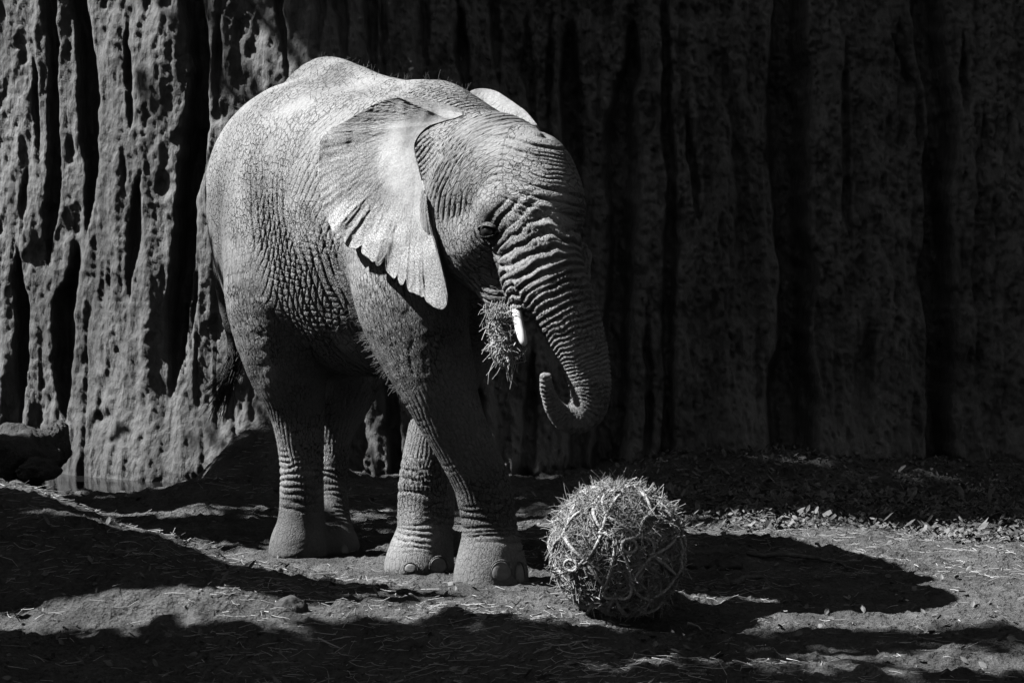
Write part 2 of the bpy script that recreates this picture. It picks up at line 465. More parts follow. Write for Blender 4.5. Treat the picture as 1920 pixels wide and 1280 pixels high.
# ---- unseen dense trees added behind and beside the camera to cut sky fill
def tree(x, y, h, r, seed, label, lo=.56, hz=.44, n=6500):
    g = float(terrain(x, y, False)); r0 = np.random.default_rng(seed)
    root = empty('added_shade_tree', (x, y, g)); tag(root, label, 'tree', 'unseen trees added for shade')
    bpy.context.view_layer.update()
    pth = catmull(np.array([[x, y, g-.2], [x+r0.normal()*.2, y+r0.normal()*.2, g+h*.3], [x+r0.normal()*.3, y+r0.normal()*.3, g+h*.75]]), 6)
    V, f = tube_mesh(pth, np.linspace(.3, .08, len(pth)), 10); keep(mk('trunk', V, f, M['bark']), root)
    for k in range(5):
        a = pth[5+k]; b = a+np.array([r0.normal()*r*.5, r0.normal()*r*.5, h*.12])
        V, f = tube_mesh(np.linspace(a, b, 4), np.linspace(.09, .03, 4), 6); keep(mk('limb', V, f, M['bark']), root)
    cl = r0.normal(size=(26, 3)); cl /= np.linalg.norm(cl, axis=1)[:, None]; cl *= r0.random((26, 1))**.4
    cl = np.array([x, y, g+h*lo])+cl*[r, r, h*hz]
    p = cl[r0.integers(0, 26, n)]+r0.normal(size=(n, 3))*[r*.27, r*.27, h*.10]
    p[:, 2] = np.maximum(p[:, 2], g+.3)
    a = r0.normal(size=(n, 3)); a /= np.linalg.norm(a, axis=1)[:, None]; b = np.cross(a, r0.normal(size=(n, 3))); b /= np.linalg.norm(b, axis=1)[:, None]
    s = r0.uniform(.10, .22, n)[:, None]
    V = np.stack([p-a*s, p+b*s*.45, p+a*s, p-b*s*.45], 1).reshape(-1, 3)
    keep(mk('crown', V, np.arange(4*n).reshape(-1, 4), M['foliage'], smooth=False), root)
TREES = [(-6.5, -4.0, 6, 2.2), (-3.2, -6.0, 7, 2.4), (0.4, -6.6, 8, 2.5), (4.0, -5.4, 7.5, 2.5), (7.0, -2.4, 7.5, 2.4), (9.0, 1.4, 7.5, 2.4), (10.2, 5.4, 7.5, 2.4), (10.4, 9.6, 7.5, 2.4)]
TL = ['added leafy tree left of the viewpoint at the end of the row', 'added tall tree between the leftmost tree and the tallest tree', 'tallest added tree straight behind the viewpoint', 'added broad tree right of the tallest tree', 'added tree at the bend of the tree row', 'added tree past the bend of the tree row', 'second to last added tree of the row towards the wall', 'last added tree of the row next to the mud wall']
for k, (t, l) in enumerate(zip(TREES, TL)): tree(*t, 100+k, l)

for k, (x, y, h, r, l, lo, hz, n) in enumerate([  # unseen trees added on the sun side to dapple and streak the ground
        (-5.2, 11.8, 7.5, .9, 'slender tree added by the pond nearest the mud wall foot', .72, .26, 1200),
        (-7.2, 11.7, 13.5, .95, 'tall slender tree added behind the shortest pond tree', .80, .20, 2300),
        (-7.8, 12.6, 14.5, .8, 'tallest slender tree added by the pond', .80, .20, 2600),
        (-5.0, 7.05, 6.0, .24, 'thin leafy tree added beside the tallest shade pillar', .60, .38, 900),
        (-4.5, 6.8, 6.9, .30, 'thin leafy tree added in the middle of the left side trees', .58, .40, 400),
        (-4.1, 6.2, 7.5, .34, 'thin leafy tree added next to the nearest shade pillar', .56, .42, 800),
        (-6.7, 7.2, 11.0, .16, 'very thin tall tree added behind the shade pillars', .90, .09, 700),
        (-5.0, 10.2, 5.2, .6, 'short loose tree added between the pond trees and the pillars', .72, .26, 750)]):
    tree(x, y, h, r, 300+k, l, lo, hz, n)
# ================================================================== ELEPHANT
VOX = 0.0205
HEAD_A = math.radians(38); hb = np.array([math.sin(HEAD_A), -math.cos(HEAD_A), 0]); rb = np.array([-math.cos(HEAD_A), -math.sin(HEAD_A), 0])
B2 = math.radians(56); hh = np.array([math.sin(B2), -math.cos(B2), 0]); rh = np.array([-math.cos(B2), -math.sin(B2), 0])
UPZ = np.array([0., 0, 1])

class Tube:
    """swept superellipse: nodes (point, half width along L, half width across)"""
    def __init__(self, comp, pts, a, b, L, p=2.0, n=5, k=.08, low=1.0):
        self.comp = comp; self.k = k; self.p = p; self.low = low
        self.args = (comp, pts, a, b, L, p)
        d = catmull(np.hstack([np.array(pts), np.array(a)[:, None], np.array(b)[:, None]]), n)
        self.c = d[:, :3]; self.a = d[:, 3]; self.b = d[:, 4]; self.L = np.asarray(L, float)
        self.s = np.concatenate([[0], np.cumsum(np.linalg.norm(np.diff(self.c, axis=0), axis=1))])
        m = max(self.a.max(), self.b.max()*self.low) + .2
        self.lo = self.c.min(0)-m; self.hi = self.c.max(0)+m
    def eval(self, X, coords=False):
        best = np.full(len(X), 9.0, np.float32)
        if coords: S = np.zeros(len(X), np.float32); A = np.zeros((len(X), 2), np.float32)
        for i in range(len(self.c)-1):
            c0 = self.c[i]; e = self.c[i+1]-c0; l = np.linalg.norm(e); T = e/l
            L = self.L - T*(self.L @ T); L /= np.linalg.norm(L); U = np.cross(T, L)
            d0 = X-c0.astype(np.float32)
            t = np.clip((d0 @ T.astype(np.float32))/l, 0, 1)
            d = d0 - t[:, None]*e.astype(np.float32)
            a = self.a[i]*(1-t)+self.a[i+1]*t; b = self.b[i]*(1-t)+self.b[i+1]*t
            x = np.abs(d @ L.astype(np.float32)); y = np.abs(d @ U.astype(np.float32)); z = np.abs(d @ T.astype(np.float32))
            if self.low != 1: b = np.where(d @ U.astype(np.float32) > 0, b*self.low, b)
            g = np.minimum(a, b)
            if self.p == 2: ee = np.sqrt((x/a)**2+(y/b)**2+(z/g)**2)
            else: ee = ((x/a)**self.p+(y/b)**self.p+(z/g)**self.p)**(1/self.p)
            ee = np.maximum(ee, 1e-3)
            r = np.sqrt(x*x+y*y+z*z)
            dist = np.where(r < 1e-4, -g, r*(1-1/ee))
            if coords:
                m = dist < best; S[m] = (self.s[i]+t*l)[m]
                A[m, 0] = (d @ L.astype(np.float32))[m]; A[m, 1] = (d @ U.astype(np.float32))[m]
            best = np.minimum(best, dist)
        return (best, S, A) if coords else best

def TU(comp, nodes, L, p=2.0, k=.08, n=5):
    """nodes: (px, py, D, a, b)"""
    pts = [P(q[0], q[1], q[2]) for q in nodes]
    return Tube(comp, pts, [q[3] for q in nodes], [q[4] if len(q) > 4 else q[3] for q in nodes], L, p, n, k)
def EL(comp, px, py, D, rr, k=.08, axis=None):
    """ellipsoid: radii along (head right, head forward, up) unless axes given"""
    c = P(px, py, D)
    return Tube(comp, [c-hh*rr[1]*.01, c+hh*rr[1]*.01], [rr[0]]*2, [rr[2]]*2, rh, 2.0, 1, k)

CH = np.array([-.955, 9.72, 0])
def tp(u, z): return CH + hb*u + UPZ*z
prims = []
torso = Tube('torso', [tp(-.50, 1.70), tp(-.30, 1.76), tp(0, 1.78), tp(.35, 1.75), tp(.70, 1.72), tp(1.0, 1.72), tp(1.25, 1.68)],
             [.22, .42, .53, .58, .56, .45, .32], [.30, .46, .565, .53, .51, .47, .40], rb, 2.2, 5, .08, 1.66)
prims.append(torso)
# spine ridge
prims.append(TU('torso', [(560,175,10.0,.10,.08), (610,148,9.72,.13,.11), (660,160,9.45,.12,.10), (720,185,9.2,.10,.10), (790,200,8.95,.10,.10)], rb, 2, .10))
# hind legs
prims.append(TU('legRH', [(545,400,9.5,.30), (528,540,9.40,.28), (536,670,9.38,.205), (556,765,9.40,.138), (565,850,9.42,.112), (566,930,9.42,.108), (565,985,9.42,.120), (561,1020,9.42,.142), (560,1040,9.42,.150)], rb, 2, .07))
prims.append(TU('legLH', [(665,600,10.05,.26), (640,720,9.98,.19), (618,810,9.9,.125), (612,900,9.8,.108), (617,980,9.68,.112), (624,1025,9.6,.132), (625,1042,9.58,.138)], rb, 2, .06))
# front legs
prims.append(TU('legRF', [(752,400,8.72,.25), (758,490,8.60,.255), (776,590,8.50,.235), (812,695,8.44,.182), (838,765,8.44,.150), (868,830,8.46,.132), (901,900,8.49,.126), (915,960,8.51,.125), (919,1000,8.51,.126), (921,1045,8.50,.148), (921,1075,8.50,.164), (921,1100,8.50,.166)], rb, 2, .05))
prims.append(TU('legLF', [(870,560,8.85,.21), (848,680,8.92,.16), (822,765,8.95,.122), (808,830,8.95,.118), (800,900,8.95,.131), (799,960,8.95,.133), (797,1000,8.94,.133), (788,1045,8.93,.155), (786,1068,8.92,.165), (786,1085,8.92,.165)], rb, 2, .04))
# neck and head
prims.append(TU('neck', [(770,360,8.95,.36,.46), (835,352,8.62,.34,.42), (890,350,8.40,.29,.34), (925,355,8.27,.26,.29)], rb, 2.1, .09))
prims.append(TU('neck', [(785,215,8.95,.12), (822,205,8.75,.125), (855,225,8.6,.11)], rb, 2, .08))
prims.append(EL('head', 930, 352, 8.22, (.27,.30,.31), .08))
prims.append(EL('head', 988, 350, 8.07, (.215,.22,.24), .08))
prims.append(EL('head', 1012, 395, 7.99, (.19,.19,.20), .07))
prims.append(EL('head', 858, 405, 8.16, (.16,.20,.22), .06))     # cheek
prims.append(EL('head', 884, 468, 8.07, (.125,.17,.15), .07))
prims.append(EL('head', 910, 455, 8.02, (.10,.13,.12), .06))     # jaw muscle
prims.append(EL('head', 934, 388, 7.95, (.09,.13,.075), .05))   # brow
prims.append(TU('head', [(915,500,8.10,.10), (935,545,8.02,.085), (955,585,7.98,.05)], rh, 2, .05))     # lower jaw
prims.append(TU('trunk', [(985,400,8.00,.17,.17), (1008,445,7.93,.178,.172), (1022,500,7.87,.165,.16), (1050,560,7.83,.142,.14), (1078,620,7.81,.120,.12), (1099,680,7.81,.100,.10), (1107,735,7.81,.085,.085), (1097,772,7.81,.078,.078), (1066,786,7.79,.058,.058), (1040,765,7.74,.042,.042), (1026,730,7.69,.031,.031), (1023,704,7.67,.028,.028)], rh, 2, .05))
prims.append(TU('trunk', [(965,480,7.92,.075), (970,530,7.86,.07), (975,572,7.83,.052)], rh, 2, .045))  # near tusk sheath
prims.append(TU('trunk', [(1080,480,8.2,.07), (1080,545,8.14,.06), (1078,575,8.12,.05)], rh, 2, .045))   # far tusk sheath
# tail
prims.append(TU('tail', [(500,330,10.15,.09), (440,400,10.1,.06), (415,480,10.02,.045), (420,560,9.98,.035), (436,640,9.95,.028), (440,690,9.93,.022)], rb, 2, .04))

CARVE = [(P(914, 434, 7.83), .056), (P(1025, 690, 7.66), .017)]   # eye socket

def smin(a, b, k):
    h = np.maximum(k-np.abs(a-b), 0)/k
    return np.minimum(a, b)-h*h*k*.25

def field(X):
    X = np.asarray(X, np.float32)
    d = np.full(len(X), 1.0, np.float32)
    for t in prims:
        m = np.all((X > t.lo) & (X < t.hi), axis=1)
        if not m.any(): continue
        d[m] = smin(d[m], t.eval(X[m]), t.k)
    for c, r in CARVE:
        q = np.linalg.norm(X-c.astype(np.float32), axis=1)-r
        d = -smin(-d, q, .03)
    d = np.maximum(d, -.005-X[:, 2])
    return d

def surface_nets(S, org, h):
    nx, ny, nz = S.shape
    ins = S < 0
    cs = np.zeros((nx-1, ny-1, nz-1), np.int8)
    for a in (0, 1):
        for b in (0, 1):
            for c in (0, 1): cs += ins[a:nx-1+a, b:ny-1+b, c:nz-1+c]
    act = (cs > 0) & (cs < 8)
    I = np.argwhere(act); idx = np.full(act.shape, -1, np.int32); idx[act] = np.arange(len(I))
    acc = np.zeros((len(I), 3)); cnt = np.zeros(len(I))
    cor = [(a, b, c) for a in (0, 1) for b in (0, 1) for c in (0, 1)]
    for p in cor:
        for ax in range(3):
            if p[ax]: continue
            q = list(p); q[ax] = 1
            s0 = S[I[:, 0]+p[0], I[:, 1]+p[1], I[:, 2]+p[2]]; s1 = S[I[:, 0]+q[0], I[:, 1]+q[1], I[:, 2]+q[2]]
            m = (s0 < 0) != (s1 < 0)
            t = np.where(m, s0/np.where(m, s0-s1, 1), 0)
            pt = np.tile(np.array(p, float), (len(I), 1)); pt[:, ax] = t
            acc[m] += pt[m]; cnt += m
    V = (I+acc/cnt[:, None])*h+org
    Fs = []
    for ax in range(3):
        a1, a2 = (ax+1) % 3, (ax+2) % 3
        sl0 = [slice(None)]*3; sl1 = [slice(None)]*3; sl0[ax] = slice(0, -1); sl1[ax] = slice(1, None)
        A = ins[tuple(sl0)]; Bn = ins[tuple(sl1)]
        E = np.argwhere(A != Bn)
        E = E[(E[:, a1] > 0) & (E[:, a2] > 0) & (E[:, a1] < S.shape[a1]-1) & (E[:, a2] < S.shape[a2]-1)]
        flip = A[E[:, 0], E[:, 1], E[:, 2]]
        def g(o1, o2):
            q = E.copy(); q[:, a1] += o1; q[:, a2] += o2
            return idx[q[:, 0], q[:, 1], q[:, 2]]
        Q = np.stack([g(-1, -1), g(0, -1), g(0, 0), g(-1, 0)], -1)
        Q[~flip] = Q[~flip][:, ::-1]
        Fs.append(Q)
    return V, np.vstack(Fs)

def cc(V, Q):
    """Catmull-Clark step on a closed quad mesh"""
    nV = len(V); nF = len(Q)
    Fp = V[Q].mean(1)
    e = np.stack([Q, np.roll(Q, -1, 1)], -1).reshape(-1, 2); e.sort(1)
    key = e[:, 0].astype(np.int64)*nV+e[:, 1]
    uk, inv = np.unique(key, return_inverse=True); nE = len(uk)
    ev = np.stack([uk//nV, uk % nV], -1)
    fid = np.repeat(np.arange(nF), 4)
    def acc(ix, w, n): return np.stack([np.bincount(ix, w[:, k], n) for k in range(3)], -1)
    cntE = np.bincount(inv, minlength=nE)
    Em = V[ev].mean(1)
    Ep = (V[ev].sum(1)+acc(inv, Fp[fid], nE))/(2+cntE)[:, None]
    n = np.bincount(ev.ravel(), minlength=nV).astype(float)
    R = acc(ev.ravel(), np.repeat(Em, 2, 0), nV)/n[:, None]
    nf = np.bincount(Q.ravel(), minlength=nV).astype(float)
    Qa = acc(Q.ravel(), np.repeat(Fp, 4, 0), nV)/nf[:, None]
    Vp = (Qa+2*R+(n-3)[:, None]*V)/n[:, None]
    inv = inv.reshape(nF, 4)
    out = []
    for k in range(4):
        out.append(np.stack([Q[:, k], nV+inv[:, k], nV+nE+np.arange(nF), nV+inv[:, k-1]], -1))
    return np.vstack([Vp, Ep, Fp]), np.vstack(out)

def vnormals(V, Q):
    n = np.cross(V[Q[:, 2]]-V[Q[:, 0]], V[Q[:, 3]]-V[Q[:, 1]])
    N = np.stack([np.bincount(Q.ravel(), np.repeat(n[:, k], 4), len(V)) for k in range(3)], -1)
    return N/(np.linalg.norm(N, axis=1)[:, None]+1e-12)

def body_base():
    lo = np.min([t.lo for t in prims], 0)+.12; hi = np.max([t.hi for t in prims], 0)-.12
    lo[2] = -.08
    n = ((hi-lo)/(VOX*4)).astype(int)+1
    ax = [lo[i]+np.arange(n[i]*4+1)*VOX for i in range(3)]
    cx = [a[::4] for a in ax]
    G = np.stack(np.meshgrid(*cx, indexing='ij'), -1).reshape(-1, 3)
    dc = field(G).reshape([len(a) for a in cx])
    near = np.abs(dc) < .13
    # any coarse cell touching a near corner
    cell = np.zeros([s-1 for s in dc.shape], bool)
    for a in (0, 1):
        for b in (0, 1):
            for c in (0, 1): cell |= near[a:dc.shape[0]-1+a, b:dc.shape[1]-1+b, c:dc.shape[2]-1+c]
    S = np.repeat(np.repeat(np.repeat(dc[:-1, :-1, :-1], 4, 0), 4, 1), 4, 2)
    m = np.repeat(np.repeat(np.repeat(cell, 4, 0), 4, 1), 4, 2)
    I = np.argwhere(m)
    pts = lo+I*VOX
    S[m] = field(pts)
    V, Q = surface_nets(S, lo, VOX)
    # relax on the field
    for it in range(2):
        e = .004; f0 = field(V)
        g = np.stack([field(V+np.eye(3)[k]*e)-f0 for k in range(3)], -1)/e
        V = V-np.clip(f0, -.01, .01)[:, None]*g/np.maximum((g*g).sum(1), .25)[:, None]
    return V, Q

V0, Q0 = body_base()
N0 = vnormals(V0, Q0)
bvh = BVHTree.FromPolygons([tuple(v) for v in V0], [tuple(q) for q in Q0])
def hit(px, py):
    o = Vector((0, 0, CAMH)); d = (Vector(P(px, py, 10.0))-o).normalized()
    r = bvh.ray_cast(o, d)
    return (np.array(r[0]), np.array(r[1]), pix(np.array(r[0]))[2]) if r[0] is not None else None

V1, Q1 = cc(V0, Q0); V1, Q1 = cc(V1, Q1)
N1 = vnormals(V1, Q1)

def puffy(x): return np.sqrt(np.abs(np.sin(np.pi*x))+1e-4)

def lines(ph, wd):
    """thin grooves at whole values of the phase"""
    d = np.abs(ph-np.round(ph)); return np.exp(-(d/wd)**2)

def skin_relief(V, N):
    names = ['torso', 'legRH', 'legLH', 'legRF', 'legLF', 'neck', 'head', 'trunk', 'tail']
    X = V.astype(np.float32); n = len(X)
    D = {k: np.full(n, 1., np.float32) for k in names}
    S = {k: np.zeros(n, np.float32) for k in names}; A = {k: np.zeros((n, 2), np.float32) for k in names}
    for t in prims:
        m = np.all((X > t.lo) & (X < t.hi), axis=1); ix = np.where(m)[0]
        if not len(ix): continue
        tf = Tube(*t.args, 28, t.k) if (t.comp == 'trunk' and len(t.s) > 20) else (Tube(*t.args, 14, t.k) if t.comp.startswith('leg') else t)   # fine spine: smooth lengths
        d, s, a = tf.eval(X[m], True)
        b = d < D[t.comp][ix]; j = ix[b]
        D[t.comp][j] = d[b]
        if t.comp == 'trunk' and len(t.s) < 20:   # tusk sheaths follow the trunk's own length
            S['trunk'][j] = np.linalg.norm(X[j]-P(985, 400, 8.0).astype(np.float32), axis=1); A['trunk'][j] = a[b]
        else: S[t.comp][j] = s[b]; A[t.comp][j] = a[b]
    raw = np.stack([np.clip(D[k], -.2, .6) for k in names], -1)
    W = np.exp(-raw/.03); W /= W.sum(1)[:, None]
    w = {k: W[:, i] for i, k in enumerate(names)}
    hard = raw.argmin(1)
    wq = np.zeros((n, 3)); H = np.zeros(n); crk = np.zeros(n)
    nz = fbm(X*3.2, 3)-.5; n2 = fbm(X*9+7, 2)-.5; n3 = fbm(X*24+3, 2)-.5
    patch = sstep(.38, .62, fbm(X*5+19, 2))
    u = (X-CH.astype(np.float32)) @ hb.astype(np.float32); lat = X @ rb.astype(np.float32); z = X[:, 2]
    def setq(names_, q, amp):
        for k in names_:
            m = hard == names.index(k); wq[m] = q[m]
            crk[:] += w[k]*amp
    # --- torso
    flank = sstep(-.50, .35, u+.25*nz)*sstep(1.15, .70, u)*sstep(2.25, 1.35, z+.35*nz)
    lowf = sstep(1.75, 1.25, z)
    sh = u+.30*(z-1.5)+.05*nz+.012*n2
    T_q = np.stack([sh/.025, lat/.06, (z-.35*u+.03*nz)/.040], -1)
    p1 = (u+.14*(z-1.4)+.09*nz+.012*n2)/.052
    fold = -.014*lines(p1, .12)*flank*sstep(.30, .55, vnoise(np.stack([u*9, lat, z*3], -1)+3))
    p2 = (u-.55*(z-1.4)+.10*nz+.01*n2)/.043
    fold += -.0065*lines(p2, .10)*(.45+.55*flank)*sstep(.35, .65, vnoise(np.stack([u*7, lat, z*6], -1)+13))
    p3 = (z+.25*u+.10*nz+.012*n2)/.030
    fold += -.0045*lines(p3, .13)*flank*(.2+.8*lowf)*sstep(.35, .6, vnoise(np.stack([u*11, lat, z*8], -1)+23))
    H += w['torso']*(fold+.008*nz*flank+.003*n2); setq(['torso', 'tail'], T_q, .42+.5*flank)
    # --- neck: long folds running back and down from the nape
    p4 = (.75*u-z+.13*nz+.02*n2)/.034
    nk = -.0125*lines(p4, .13)*sstep(.15, .40, vnoise(X*[4, 4, 4]+33))
    H += w['neck']*nk; setq(['neck'], np.stack([(.75*u-z+.05*nz)/.022, lat/.045, (u+z)/.05], -1), .7)
    # --- head: folds in arcs round the eye, transverse ones over the forehead
    hc = P(930, 352, 8.22)
    hf = (X-hc.astype(np.float32)) @ hh.astype(np.float32); hl = X @ rh.astype(np.float32)
    e1 = P(938, 408, 7.9); ex = (X-e1.astype(np.float32)) @ hh.astype(np.float32); ez = z-e1[2]
    re = np.sqrt((ex*1.15)**2+(ez*.92)**2+1e-6)
    side = sstep(.12, .0, ex+.25*np.maximum(ez, 0))
    p5 = (re+.06*nz+.016*n2+.004*n3)/.025
    arcs = -.011*lines(p5, .13)*sstep(.22, .52, vnoise(X*[8, 8, 8]+43))*sstep(.03, .08, re)
    p6 = (z+.30*ex+.05*nz+.012*n2)/.040
    brow = -.014*lines(p6, .11)*sstep(.25, .5, vnoise(X*[3, 3, 5]+53)) -.004*lines(p6*2.4+n2*1.5, .14)*patch
    H += w['head']*(arcs*side+brow*(1-side)+.004*n2)
    an = np.arctan2(ez, -ex)
    setq(['head'], np.where((side > .5)[:, None], np.stack([re/.020, an*.11/.03, hl/.09], -1), np.stack([(z+.3*ex)/.024, hl/.04, hf/.04], -1)), .45)
    # --- trunk: ring folds, closer towards the tip, crossed by lengthwise cracks
    s = S['trunk']; a = A['trunk']; r = np.sqrt((a**2).sum(1))+1e-4; cth = a/r[:, None]
    wig = fbm(np.stack([s*7, cth[:, 0]*1.3, cth[:, 1]*1.3], -1)+3, 2)-.5
    wig2 = fbm(np.stack([s*26, cth[:, 0]*3, cth[:, 1]*3], -1)+9, 2)-.5
    ss = np.linspace(0, 2, 400); phs = np.interp(s, ss, np.cumsum(1/(.043-.026*sstep(.08, .70, ss)))*2/400)
    pf = np.abs(np.sin(np.pi*(phs+wig*1.5+wig2*.34)))**.85; pf2 = puffy(phs*2.0+wig*1.6+wig2*.9)
    big = sstep(.95, .15, s)
    ra = .5+.8*sstep(.25, .75, vnoise(np.stack([phs*.9, cth[:, 0]*1.7, cth[:, 1]*1.7], -1)+61))
    Tk = (.014*big+.0065)*ra*(pf-1)+(.0045*big+.002)*(pf2-1)
    lc = lines(np.arctan2(cth[:, 1], cth[:, 0])*np.maximum(r, .03)/.018+wig2*1.5+wig*2, .13)
    Tk += -.0045*lc*patch*(.3+.7*big)
    start = sstep(-.02, .10, s)
    H += w['trunk']*Tk*start; setq(['trunk'], np.stack([s/.022, a[:, 0]/.015, a[:, 1]/.015], -1), .5)
    # --- legs
    for k in ('legRH', 'legLH', 'legRF', 'legLF'):
        s = S[k]; a = A[k]; fr = 'F' in k
        tilt = s+.30*a[:, 0]*(1 if fr else -1)+.03*nz
        ank = sstep(.07, .16, z)*sstep(.60, .36, z); up = sstep(.55, .8, z)*sstep(1.75, 1.3, z)
        wg = fbm(np.stack([s*7, a[:, 0]*6, a[:, 1]*6], -1), 2)-.5
        ankf = .0125*(puffy(s/.037+wg*1.9+n2*.3)-1)*sstep(.3, .55, vnoise(X*[4, 4, 7]+3))
        arcl = -.0024*lines((tilt+.05*nz+.016*n2)/.020, .14)*sstep(.25, .6, vnoise(X*[4, 4, 9]+73))
        th = np.arctan2(a[:, 1], a[:, 0])
        col = -.004*lines(th*.13/.021+wg*2+n2*.5, .14)*sstep(.18, .40, z)*sstep(1.0, .7, z)*sstep(.25, .5, vnoise(X*5+83))
        H += w[k]*(ankf*ank+arcl*(.35*(1-ank)+.65*up)+col+.003*n2)
        setq([k], np.stack([(tilt+.01*n2)/.027, a[:, 0]/.021, a[:, 1]/.021], -1), .15+.7*sstep(.15, .4, z))
    H += .0012*n3
    mud = .8*w['tail']+.5*sstep(.52, .66, fbm(X*2.2+50, 3))*sstep(1.35, .9, z)*(w['torso']+w['legRH'])
    mud = mud+.85*np.exp(-(np.linalg.norm(X-P(914, 436, 7.87), axis=1)/.058)**2)  # socket shade painted round the eye, over its dark moist skin
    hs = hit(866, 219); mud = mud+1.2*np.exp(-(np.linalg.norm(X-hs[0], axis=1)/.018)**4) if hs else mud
    dust_light = .12+.88*sstep(.40, .62, fbm(X*[2.4, 2.4, 2.0]+90, 3)+.16*(z-1.55)+.05*n2)  # dust patches weighted upward, painting extra highlight onto the back
    return H, wq, np.clip(mud, 0, 1), np.clip(crk*(.35+.95*patch), 0, 1), np.clip(dust_light, 0, .88)

H, WQ, MUD, CRK, DUST_LIGHT = skin_relief(V1, N1)
V2 = V1+N1*H[:, None]
base = np.array([-.45, 9.05, 0.0])
ele = empty('elephant', base)
tag(ele, 'wrinkled grey elephant walking past the mud wall with hay in its mouth', 'elephant')
bpy.context.view_layer.update()
keep(mk('body', V2, Q1, M['skin'], attrs={'wq': WQ, 'mud': MUD, 'crk': CRK, 'dust_light': DUST_LIGHT}), ele)

# ---- ears
def sheet(fr, bk, name, mat, attrs=None):
    """closed thin solid from a front and a back grid (nu,nv,3)"""
    nu, nv = fr.shape[:2]
    V = np.vstack([fr.reshape(-1, 3), bk.reshape(-1, 3)])
    f = gridfaces(nu, nv); n = nu*nv
    rim = np.concatenate([np.arange(nu)*nv, (nu-1)*nv+np.arange(1, nv), np.arange(nu-2, -1, -1)*nv+nv-1, np.arange(nv-2, -1, -1)])
    rq = np.stack([rim[:-1], rim[1:], rim[1:]+n, rim[:-1]+n], -1)
    at = {k: np.concatenate([v.ravel() if v.ndim == 2 else v.reshape(-1, 3)]*2) for k, v in (attrs or {}).items()}
    return mk(name, V, [f, (f+n)[:, ::-1], rq[:, ::-1]], mat, attrs=at)

